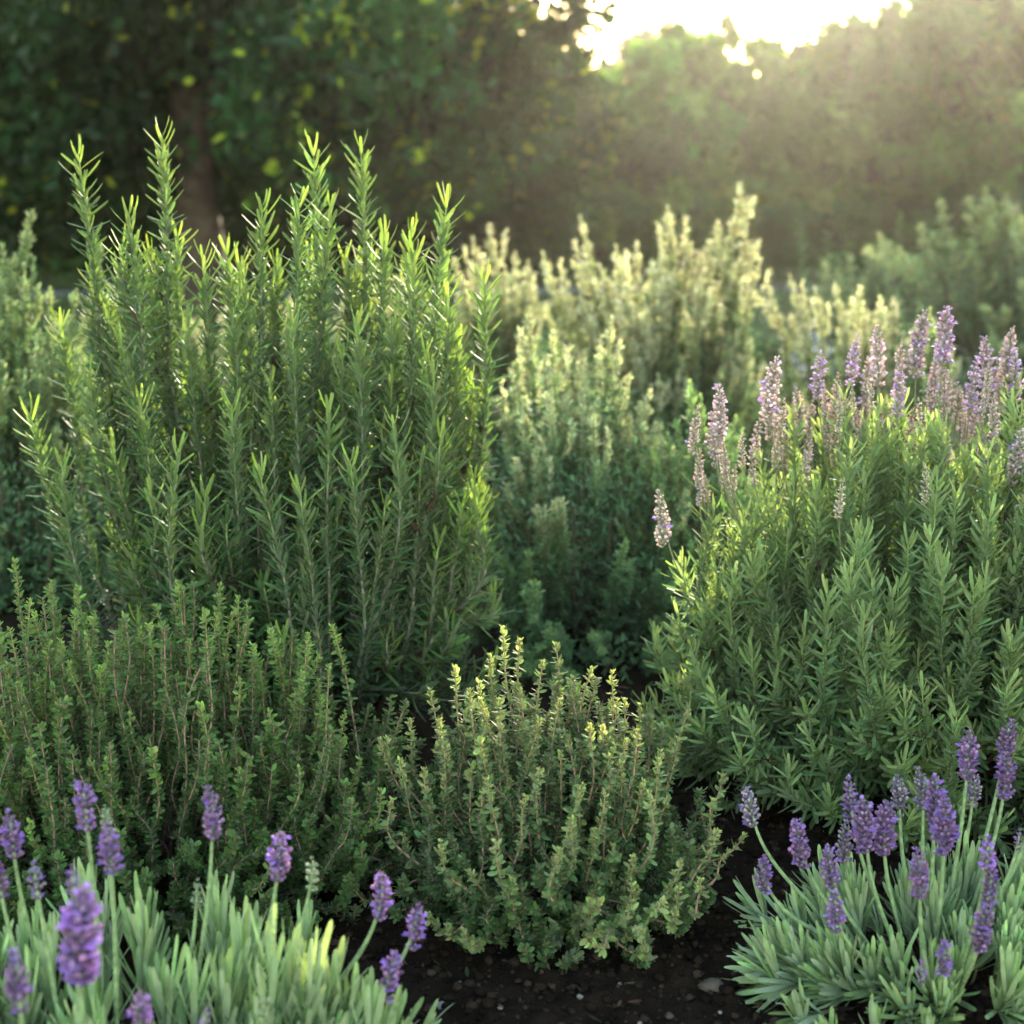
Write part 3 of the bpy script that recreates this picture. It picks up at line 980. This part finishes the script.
def column_bush(name, loc, label, cat, tips, key, rng, rx, ry, rz, count, group=None, thick=1.0, front=None, length=.45, lean=.5):
    loc = np.asarray(loc, float)
    root = empty(name, loc, label, cat, group)
    todo = []
    for (tx, ty, Y) in tips:
        todo.append((at(tx, ty, Y) - loc, key))
    for k in range(count):
        a = rng.uniform(0, 2 * PI)
        e = math.asin(rng.uniform(.1, 1))
        p = dome_tip(a, e, rx, ry, rz) * rng.uniform(.84, 1.02)
        todo.append((p, front if front and p[2] < .55 * rz else key))
    for (p, ky) in todo[:100]:
        me = VARS[ky][int(rng.integers(0, 6))]
        o = link('sprig', me, root)
        L = min(length, max(.12, p[2] * .95)) * rng.uniform(.95, 1.05)
        d = np.array([p[0] * lean, p[1] * lean, p[2] * 1.0 + .02])
        d = d / np.linalg.norm(d) + rng.normal(0, .04, 3)
        d /= np.linalg.norm(d)
        o.location = p - d * L
        o.rotation_mode = 'QUATERNION'
        o.rotation_quaternion = Vector(d).to_track_quat('Z', 'Y')
        sc = L / .45
        w = max(sc, .8) * thick
        o.scale = (w, w, sc)
    # trunk-like lower stems down to the soil
    mbs = MB()
    for k in range(int(60 * max(1, (rx / .3) ** 2))):
        a = rng.uniform(0, 2 * PI)
        p = dome_tip(a, math.asin(rng.uniform(.06, 1)), rx, ry, rz) * rng.uniform(.6, .86)
        tube(mbs, sprig_curve(np.array([p[0] * .15, p[1] * .15, -.01]), p, .4, .5, 10), [.006, .004, .002], 5, [(.07, .05, .035), (.10, .08, .05)], 1)
        n = 190
        s = rng.uniform(.25, 1, n)
        P, T, _ = sample(sprig_curve(np.array([p[0] * .3, p[1] * .3, 0]), p * 1.15, .4, .5, 10), s)
        ln = rng.uniform(.010, .020, n)
        leaves(mbs, P + rng.normal(0, .03, (n, 3)), T, rng.uniform(0, 6.3, n), rad(1) * rng.uniform(30, 80, n), ln, ln * .35, jitter(ramp(s * .6, PLAIN), rng, .2, .06),
               rng.normal(0, .1, n), OVAL, rng.normal(0, .3, n))
    tag(mbs.build('foliage', [M['far'], M['stem']], root), kind='stuff')
    return root


rng = np.random.default_rng(71)
column_bush('flowering_herb_bush', (.135, 2.66, 0), 'soft green herb bush with cream bud columns between the rosemary and the big rounded bush', 'herb bush',
            [(530, 318, 2.8), (553, 335, 2.78), (612, 320, 2.80), (620, 345, 2.78), (578, 366, 2.74), (628, 386, 2.72), (650, 394, 2.76), (511, 372, 2.74), (520, 345, 2.82), (600, 350, 2.84), (545, 360, 2.7),
             (640, 405, 2.7), (565, 400, 2.66), (590, 410, 2.64), (525, 400, 2.66), (500, 400, 2.7)],
            'cream', rng, .31, .42, .50, 84, front='plain', thick=1.1)
column_bush('flowering_herb_bush', (.34, 2.62, 0), 'plain green herb bush half hidden behind the big rounded bush, few pale buds', 'herb bush',
            [(690, 383, 2.6), (701, 398, 2.58), (668, 435, 2.58), (682, 450, 2.55), (715, 440, 2.6), (735, 420, 2.66), (655, 460, 2.55)],
            'plain', rng, .22, .22, .42, 80, front='plain')
column_bush('flowering_herb_bush', (.44, 3.95, 0), 'tall golden green herb bush with the highest cream spires, in front of the hedge', 'herb bush',
            [(580, 217, 3.95), (668, 208, 3.95), (740, 187, 3.9), (543, 254, 3.95), (616, 247, 3.98), (637, 245, 3.92), (690, 248, 3.95), (711, 244, 3.9), (600, 268, 3.9), (563, 272, 3.9), (652, 262, 3.85),
             (726, 255, 3.9), (672, 232, 3.98), (745, 230, 3.88), (585, 250, 4.0), (760, 262, 3.9), (625, 290, 3.8), (700, 280, 3.8), (660, 290, 3.8), (580, 300, 3.8)],
            'gold', rng, .36, .30, .66, 78, thick=1.15, front='plain', length=.55)
column_bush('flowering_herb_bush', (-.03, 4.25, 0), 'pale straw coloured herb bush showing just right of the rosemary', 'herb bush',
            [(490, 228, 4.2), (473, 240, 4.2), (515, 252, 4.2), (528, 262, 4.15), (505, 268, 4.15), (455, 262, 4.2), (480, 275, 4.1)],
            'gold', rng, .26, .24, .62, 60, thick=1.1, length=.5)
column_bush('flowering_herb_bush', (-.62, 4.1, 0), 'pale golden herb bush glimpsed between the stems of the tall rosemary', 'herb bush',
            [(230, 290, 4.1), (260, 300, 4.1), (200, 310, 4.1), (290, 300, 4.1), (320, 295, 4.1), (345, 300, 4.1), (375, 290, 4.1), (400, 280, 4.1), (420, 285, 4.1), (170, 310, 4.1)],
            'gold', rng, .48, .30, .55, 88, thick=1.15, length=.45)
column_bush('flowering_herb_bush', (1.06, 3.95, 0), 'low yellow herb bush behind the purple flower spikes of the big rounded bush', 'herb bush',
            [(790, 276, 3.9), (815, 290, 3.9), (835, 282, 3.9), (860, 290, 3.9), (770, 290, 3.9), (880, 300, 3.9), (800, 305, 3.85), (845, 310, 3.85)],
            'gold', rng, .30, .24, .56, 70, thick=1.1, length=.45)
column_bush('flowering_herb_bush', (-1.06, 2.95, 0), 'pale green herb bush left of the rosemary, cut by the picture edge', 'herb bush',
            [(32, 212, 2.95), (15, 258, 2.9), (3, 250, 2.95), (50, 288, 2.9), (76, 290, 2.9), (100, 245, 3.0), (24, 270, 2.88), (62, 320, 2.85), (10, 300, 2.85), (90, 310, 2.9), (40, 330, 2.8)],
            'sage', rng, .33, .28, .64, 85, front='sage', length=.5)
column_bush('flowering_herb_bush', (2.02, 5.3, 0), 'broad grey green herb bush beyond the purple flower spikes, near the hedge', 'herb bush',
            [(940, 200, 5.3), (985, 190, 5.3), (1006, 196, 5.3), (920, 224, 5.3), (880, 236, 5.3), (965, 215, 5.25), (900, 250, 5.2), (1020, 215, 5.2), (950, 240, 5.2)],
            'sage', rng, .60, .42, .78, 91, thick=1.9, length=.5)
column_bush('flowering_herb_bush', (1.62, 5.9, 0), 'low grey green herb bush joining the broad one on its left side', 'herb bush',
            [(850, 255, 5.9), (870, 248, 5.9), (825, 262, 5.9), (890, 252, 5.9)], 'sage', rng, .42, .34, .62, 90, thick=1.7, length=.45)
column_bush('flowering_herb_bush', (.96, 2.75, 0), 'small pale green herb plant peeping out behind the purple flower spikes', 'herb bush',
            [(930, 312, 2.75), (915, 330, 2.75), (945, 335, 2.72)], 'sage', rng, .14, .12, .42, 30, thick=.9, length=.3)


def broad_herb(loc, label, rng, rx, rz, n, tint, arching=()):
    root = empty('leafy_herb', loc, label, 'herb plant')
    o = np.array(loc, float)
    stems = [(dome_tip(rng.uniform(0, 6.3), math.asin(rng.uniform(.2, 1)), rx, rx, rz) * rng.uniform(.8, 1.05)) for k in range(n)] + [at(*a) - o for a in arching]
    for p in stems:
        c = sprig_curve(np.array([p[0] * .2, p[1] * .2, -.01]), p, .25, .4, 12)
        mb = MB()
        k = 30
        s = np.linspace(.25, 1, k)
        P, T, L = sample(c, s)
        ln = rng.uniform(.035, .07, k) * np.interp(s, [.25, 1], [1.1, .7])
        leaves(mb, P, T, np.arange(k) * 2.4, rad(1) * rng.uniform(30, 75, k), ln, ln * .42, jitter(np.tile(tint, (k, 1)), rng, .2, .06), rng.uniform(0, .3, k), OVAL, rng.normal(0, .3, k))
        sp = mb.build('sprig', M['far'], root)
        st = MB()
        tube(st, c, [.004, .003, .0015], 5, [(.10, .12, .05), (.12, .2, .07)])
        st.build('stem', M['stem'], sp)


rng = np.random.default_rng(73)
broad_herb((1.52, 6.6, 0), 'bright green leafy plant with an arching top near the hedge', rng, .24, .62, 22, (.10, .19, .07), [(800, 222, 6.6), (828, 232, 6.5)])
broad_herb((1.95, 6.9, 0), 'light green leafy plant tucked against the broad grey green bush', rng, .28, .66, 26, (.12, .19, .06), [(900, 212, 6.9), (880, 232, 6.8)])
broad_herb((1.22, 7.2, 0), 'low bluish green leafy plant at the near edge of the gravel path', rng, .26, .42, 22, (.10, .18, .09))


def white_cushion(loc, label, rng, rx, rz):
    root = empty('cushion_plant', loc, label, 'flowering plant', 'pale flowering cushions along the path')
    mb, fl = MB(), MB()
    n = 900
    d = nrm(rng.normal(0, 1, (n, 3)))
    d[:, 2] = np.abs(d[:, 2])
    P = d * np.array([rx, rx, rz]) * rng.uniform(.5, 1, (n, 1))
    leaves(mb, P, d, rng.uniform(0, 6.3, n), rad(1) * rng.uniform(0, 60, n), rng.uniform(.02, .05, n), rng.uniform(.008, .016, n), jitter(np.tile((.11, .17, .09), (n, 1)), rng), rng.normal(0, .1, n), OVAL)
    mb.build('foliage', M['far'], root)
    m = 500
    d = nrm(rng.normal(0, 1, (m, 3)))
    d[:, 2] = np.abs(d[:, 2])
    P = d * np.array([rx, rx, rz]) * rng.uniform(.98, 1.08, (m, 1))
    leaves(fl, P, d, rng.uniform(0, 6.3, m), rad(1) * rng.uniform(40, 95, m), rng.uniform(.012, .022, m), rng.uniform(.012, .02, m), jitter(np.tile((.55, .52, .56), (m, 1)), rng, .1, .03), rng.normal(0, .1, m), OVAL)
    fl.build('blossoms', M['petal'], root)


white_cushion((1.38, 6.0, 0), 'low cushion of whitish flowers behind the low yellow bush', rng, .22, .33)
white_cushion((1.62, 5.4, 0), 'whitish flower cushion at the foot of the broad grey green bush', rng, .22, .30)


# ------------------------------------------------------------------ trees and hedge shrubs
def tree(name, loc, label, cat, rng, trunk_r, trunk_h, lobes, n_leaves, leaf, tint, tint2, share2=.1, stems=1, limbs=16, group=None, spread=.46, twig=0):
    """Trunk with limbs to every lobe; leaves scattered in clumps through the lobes' volume. Lobes: (x, y, z, rx, ry, rz) local."""
    root = empty(name, loc, label, cat, group)
    mb = MB()
    ends = []
    for k in range(stems):
        a = rng.uniform(0, 6.3)
        r0 = .0 if stems == 1 else trunk_r * 3
        b = np.array([math.cos(a) * r0, math.sin(a) * r0, -.05])
        top = b + np.array([rng.normal(0, .06) + b[0], rng.normal(0, .06) + b[1], trunk_h])
        c = wobble(bez(b, b + np.array([0, 0, trunk_h * .3]), top - np.array([0, 0, trunk_h * .3]), top, 14), rng, .05 * trunk_h * .3)
        tube(mb, c, [trunk_r * 1.45, trunk_r, trunk_r * .85, trunk_r * .6], 10, (.055, .042, .032))
        ends.append(c)
    centers, rads, wts, tones = [], [], [], []
    for L in lobes:
        c, r = np.array(L[:3]), np.array(L[3:6])
        src = ends[int(rng.integers(0, stems))]
        p0 = src[int(rng.integers(6, 14))]
        cv = wobble(bez(p0, p0 + (c - p0) * .3 + np.array([0, 0, .15 * np.linalg.norm(c - p0)]), c - (c - p0) * .25, c, 12), rng, .05)
        tube(mb, cv, [trunk_r * .5, trunk_r * .3, trunk_r * .12], 7, (.05, .04, .03))
        for k in range(max(1, limbs // len(lobes))):
            d = nrm(rng.normal(0, 1, 3)) * r * rng.uniform(.6, .95)
            p1 = cv[int(rng.integers(5, 12))]
            tube(mb, bez(p1, p1 + (c + d - p1) * .3, c + d * .7, c + d, 8), [trunk_r * .16, trunk_r * .08, trunk_r * .03], 5, (.06, .045, .034))
        nc = max(5, int(np.prod(r) ** (1 / 3) * 20))
        d = nrm(rng.normal(0, 1, (nc, 3))) * (rng.random((nc, 1)) ** .42)
        centers.append(c + d * r)
        sz = np.prod(r) ** (1 / 3) * rng.uniform(.22, .46, nc)
        tones.append(np.clip(rng.normal(1, .32), .5, 1.7) * rng.uniform(.7, 1.35, (nc, 1)) * (1 + rng.normal(0, .09, (1, 3))))
        rads.append(sz)
        wts.append(sz ** 2)
    mb.build('trunk', M['bark'], root)
    C, R, Wt = np.concatenate(centers), np.concatenate(rads), np.concatenate(wts)
    idx = rng.choice(len(C), n_leaves, p=Wt / Wt.sum())
    P = C[idx] + rng.normal(0, 1, (n_leaves, 3)) * R[idx][:, None] * spread
    P[:, 2] = np.maximum(P[:, 2], .03)
    T = nrm(rng.normal(0, 1, (n_leaves, 3)) + np.array([0, 0, -.3]))
    tone = np.concatenate(tones)[idx]
    hue = ((rng.random(len(C)) < share2 * 1.3)[idx] & (rng.random(n_leaves) < .3)) | (rng.random(n_leaves) < share2 * .25)
    col = np.where(hue[:, None], np.array(tint2), np.array(tint)) * tone
    ln = leaf * rng.uniform(.7, 1.3, n_leaves)
    cr = MB()
    leaves(cr, P, T, rng.uniform(0, 6.3, n_leaves), rad(1) * rng.uniform(20, 90, n_leaves), ln, ln * rng.uniform(.5, .75, n_leaves), jitter(col, rng, .15, .05),
           rng.normal(.1, .15, n_leaves), BROAD)
    cr.build('crown', M['tree'], root)
    return root


rng = np.random.default_rng(83)


def lobe(px, py, Y, rx, ry, rz, loc):
    p = at(px, py, Y) - np.array(loc)
    return (*p, rx, ry, rz)


# big dark tree on the left: trunk seen at the left third, crown hanging into the picture
TL_ = (-2.18, 10.0, 0)
lob = [lobe(40, 60, 9.6, 1.0, 1.0, .75, TL_), (-.2, -.4, 2.35, 1.1, 1.0, .65), lobe(170, -30, 10.4, .9, .9, .5, TL_), lobe(330, 70, 9.4, .85, .9, .62, TL_), lobe(430, 90, 9.5, .75, .8, .65, TL_),
       lobe(500, 50, 9.8, .68, .8, .55, TL_), lobe(250, 90, 10.4, .9, .8, .6, TL_), lobe(100, 110, 10.4, .9, .8, .6, TL_), lobe(400, 20, 10.6, .9, .8, .5, TL_), lobe(545, 120, 10.0, .36, .5, .30, TL_), lobe(310, 140, 9.9, .62, .7, .40, TL_), lobe(20, 150, 9.8, .9, .8, .45, TL_), lobe(420, 170, 9.8, .5, .6, .28, TL_),
       (0, 0, 3.6, 1.8, 1.6, .9), (1.5, .2, 3.0, 1.2, 1.1, .6), (-1.6, 0, 3.2, 1.5, 1.3, .9), (2.4, .1, 2.55, .8, .8, .30), (.3, .3, 4.5, 1.4, 1.3, .8)]
tree('broadleaf_tree', TL_, 'big dark broadleaf tree with a thick trunk behind the rosemary', 'tree', rng, .15, 2.3, lob, 88000, .095,
     (.018, .046, .015), (.18, .20, .022), .13, 1, 40)
# undergrowth behind it
for (px, Y, w, h, lab) in [(20, 14.4, 1.5, 2.9, 'dense dark shrub left of the big tree trunk'), (170, 14.6, 1.4, 2.7, 'dark shrub directly behind the big tree trunk'),
                           (330, 14.2, 1.4, 2.9, 'dense dark green shrub right of the big tree trunk, behind the rosemary tops'),
                           (490, 14.0, 1.2, 2.2, 'dusky green shrub under the outer branches of the big tree')]:
    x = (px - 512) / FPX * Y
    loc = (x, Y, 0)
    lob = [(rng.normal(0, .5) * w * .6, rng.normal(0, .3), h * rng.uniform(.25, .85), w * .6, w * .5, h * .3) for k in range(9)]
    tree('garden_shrub', loc, lab, 'shrub', rng, .035, h * .7, lob, 26000, .085, (.020, .044, .016), (.12, .14, .03), .1, 4, 18, 'dark shrubs under the big tree')
# hedge of loose trees on the right, lower in the middle where the light comes over
hedge = [(595, 15.5, 1.2, 84, 'leafy greyish hedge tree just right of the big dark tree', (.092, .160, .042)),
         (668, 16.2, 1.1, 36, 'rounded hedge tree with light coming over its top', (.098, .164, .040)),
         (745, 16.8, 1.1, 40, 'hedge tree with one thin shoot sticking up into the bright sky', (.104, .160, .038)),
         (812, 16.4, 1.0, 50, 'low loose hedge tree with bare twigs under the brightest sky', (.106, .158, .038)),
         (882, 16.0, 1.25, 14, 'hedge tree rising right of the brightest sky', (.094, .150, .036)),
         (955, 15.4, 1.2, -14, 'tall dense hedge tree behind the broad grey green bush', (.070, .128, .032)),
         (1008, 16.6, 1.1, -8, 'hedge tree showing between the two tallest trees of the back hedge', (.066, .124, .032)),
         (1062, 15.0, 1.3, -36, 'tallest hedge tree, cut by the picture edge', (.058, .114, .028))]
for (px, Y, w, ty, lab, tint) in hedge:
    top = at(px, ty, Y)[2]
    loc = ((px - 512) / FPX * Y, Y, 0)
    lob = []
    for k in range(17):
        z = rng.uniform(.12, .86) * top
        q = 1 - .35 * (z / top)
        lob.append((rng.normal(0, .46) * w * q, rng.normal(0, .3) * w, z, w * rng.uniform(.26, .44), w * .36, top * rng.uniform(.11, .19)))
    lob += [(rng.normal(0, .2) * w, .25, top * .62, w * .55, w * .3, top * .2), (rng.normal(0, .2) * w, .25, top * .36, w * .6, w * .3, top * .2)]
    for k in range(20):
        hx = rng.uniform(-.75, .75)
        lob.append((hx * w, rng.normal(0, .15), top * (.95 - .22 * abs(hx)) + rng.normal(0, .05), rng.uniform(.06, .18), .12, rng.uniform(.08, .24)))
    lob.append((0, 0, top * .84, w * .34, w * .34, top * .14))
    if px == 745:
        lob += [lobe(728, 40, Y, .12, .1, .22, loc), lobe(728, 16, Y, .05, .05, .14, loc)]
    if px == 812:
        lob += [lobe(797, 46, Y, .07, .08, .16, loc), lobe(795, 26, Y, .03, .03, .08, loc)]
    tree('hedge_tree', loc, lab, 'tree', rng, .04, top * .6, lob, 30000, .11, tint, (.13, .14, .03), .08, 4, 26, 'trees of the back hedge')
for (px, Y, h) in [(-40, 16.0, 1.2), (70, 16.4, 1.0), (180, 16.0, 1.1), (280, 16.6, 1.0), (390, 16.2, 1.2), (450, 15.6, .9), (540, 15.8, 1.0), (610, 15.2, .8), (690, 15.4, .8), (760, 15.8, .85),
                   (830, 15.4, .8), (900, 15.2, .9), (970, 14.6, .9), (1060, 14.4, 1.0)]:
    loc = ((px - 512) / FPX * Y, Y, 0)
    lob = [(rng.normal(0, .38), rng.normal(0, .2), h * rng.uniform(.1, .75), .5, .4, h * .3) for k in range(8)]
    tree('garden_shrub', loc, 'low dark shrub filling in the foot of the back hedge', 'shrub', rng, .025, h * .5, lob, 9000, .085, (.042, .092, .030), (.08, .12, .03), .06, 3, 10, 'low shrubs at the foot of the back hedge')
far = (2.85, 32, 0)
tree('distant_tree', far, 'small hazy round tree far behind the gap beside the big dark tree', 'tree', rng, .12, 2.4,
     [(0, 0, 3.5, .9, .9, .62), (-.5, 0, 3.0, .8, .8, .6), (.5, .2, 3.1, .8, .8, .6), (0, 0, 2.4, 1.1, .9, .6)], 7000, .13, (.055, .07, .035), (.09, .09, .04), .1, 1, 16)

# ------------------------------------------------------------------ soil crumbs, stones, ground cover
rng = np.random.default_rng(97)
rock = ball_template(7, 5)


def lump(mb, p, size, rng, col, flat=.7, mat=0):
    v = rock[0].copy()
    v[:, 1] -= .5
    v = v[:, [0, 2, 1]]
    v *= (1 + rng.normal(0, .16, (len(v), 1)))
    v *= np.array([1, rng.uniform(.7, 1.1), flat * rng.uniform(.7, 1.1)]) * size
    a = rng.uniform(0, 6.3)
    R = np.array([[math.cos(a), -math.sin(a), 0], [math.sin(a), math.cos(a), 0], [0, 0, 1]])
    mb.add(v @ R.T + p, rock[1], rock[2], col, mat)


mb = MB()
for k in range(7500):
    x, y = rng.uniform(-.34, .60), rng.uniform(1.18, 2.0)
    s = .0022 + .0130 * rng.random() ** 2.8
    z = float(ground_z(np.array(x), np.array(y)))
    b = rng.choice([.6, .9, 1.3, 2.0, 3.2])
    lump(mb, np.array([x, y, z + s * .15]), s, rng, np.array([.0135, .0088, .0058]) * b)
tag(mb.build('soil_crumbs', M['soil']), 'fine dark crumbs of soil lying loose between the plants', None, None, 'stuff')

mb = MB()
n = 260
x, y = rng.uniform(-.34, .6, n), rng.uniform(1.2, 2.3, n)
P = np.stack([x, y, ground_z(x, y) + .004], 1)
ln = rng.uniform(.006, .022, n)
leaves(mb, P, np.tile(np.array([0, 0, 1.]), (n, 1)), rng.uniform(0, 6.3, n), rad(1) * rng.uniform(70, 95, n), ln, ln * rng.uniform(.12, .3, n),
       jitter(np.array([(.10, .065, .035), (.045, .028, .018), (.07, .075, .03), (.14, .11, .07)])[rng.integers(0, 4, n)], rng, .3, .1), rng.uniform(-.2, .2, n), OVAL, rng.normal(0, .6, n))
tag(mb.build('leaf_litter', M['thyme']), 'small dry fallen leaves and bits of stem on the dark soil', None, None, 'stuff')
stones = [(711, 982, .030, (.075, .058, .045), 'rounded brown stone on the dark soil, largest of the stones'),
          (748, 945, .012, (.07, .05, .035), None), (655, 958, .008, (.17, .15, .12), None), (580, 1000, .008, (.15, .14, .12), None), (441, 1003, .012, (.16, .15, .16), None),
          (738, 990, .009, (.20, .18, .14), None), (600, 955, .009, (.12, .10, .08), None), (689, 918, .007, (.11, .10, .08), None), (720, 1010, .006, (.18, .16, .13), None),
          (500, 1008, .006, (.2, .18, .15), None), (670, 1010, .010, (.06, .045, .035), None), (620, 985, .007, (.14, .12, .1), None), (545, 985, .006, (.10, .085, .07), None),
          (655, 930, .005, (.14, .13, .11), None), (460, 980, .007, (.1, .09, .08), None), (745, 900, .008, (.09, .075, .06), None), (640, 1018, .006, (.2, .17, .13), None)]
for (px, py, s, col, lab) in stones:
    t_ = CAM_H / (SP - (512 - py) / FPX * CP)
    Y = t_ * (CP + (512 - py) / FPX * SP)
    p = at(px, py, Y)
    mb = MB()
    lump(mb, np.zeros(3), s, rng, np.array(col), .62)
    z = float(ground_z(np.array(p[0]), np.array(p[1])))
    me = mb.mesh('pebble', M['stone'])
    o = link('pebble', me, None, (p[0], p[1], z + s * .14))
    tag(o, lab or 'small pale pebble lying on the bare dark soil', 'stone' if lab else 'pebble', None if lab else 'small pebbles scattered on the soil')

mb = MB()
n = 26000
x, y = rng.uniform(-7, 7, n), rng.uniform(4.6, 15, n)
keep = ~((y > 11.4 + .5 * np.sin(x * .35)) & (y < 12.8 + .5 * np.sin(x * .35)))
x, y = x[keep], y[keep]
n = len(x)
P = np.stack([x, y, np.zeros(n)], 1)
T = np.tile(np.array([0, 0, 1.]), (n, 1))
for r in range(3):
    leaves(mb, P + rng.normal(0, .02, (n, 3)) * np.array([1, 1, 0]), T, rng.uniform(0, 6.3, n), rad(1) * rng.uniform(5, 50, n), rng.uniform(.04, .11, n), rng.uniform(.006, .012, n),
           jitter(np.tile((.06, .095, .03), (n, 1)), rng, .25, .1), rng.uniform(0, .4, n), NEEDLE)
tag(mb.build('grass', M['far']), 'short rough grass between the herb beds and the hedge', None, None, 'stuff')

# ------------------------------------------------------------------ warm evening haze
hz = MB()
X, Y0, Y1, Z0, Z1 = 160, -160, 160, -1.0, 6.2
vv = [(-X, Y0, Z0), (X, Y0, Z0), (X, Y1, Z0), (-X, Y1, Z0), (-X, Y0, Z1), (X, Y0, Z1), (X, Y1, Z1), (-X, Y1, Z1)]
hz.add(vv, [(0, 3, 2, 1), (4, 5, 6, 7), (0, 1, 5, 4), (1, 2, 6, 5), (2, 3, 7, 6), (3, 0, 4, 7)])
hm = bpy.data.materials.new('haze_air')
hm.use_nodes = True
for nd in list(hm.node_tree.nodes):
    if nd.type == 'BSDF_PRINCIPLED':
        hm.node_tree.nodes.remove(nd)
pv_ = hm.node_tree.nodes.new('ShaderNodeVolumePrincipled')
pv_.inputs['Color'].default_value = (.97, .93, .86, 1)
pv_.inputs['Density'].default_value = .0007
pv_.inputs['Anisotropy'].default_value = .8
hm.node_tree.links.new(pv_.outputs[0], hm.node_tree.nodes['Material Output'].inputs['Volume'])
ho = hz.build('haze', hm, smooth=False)
tag(ho, kind='stuff')
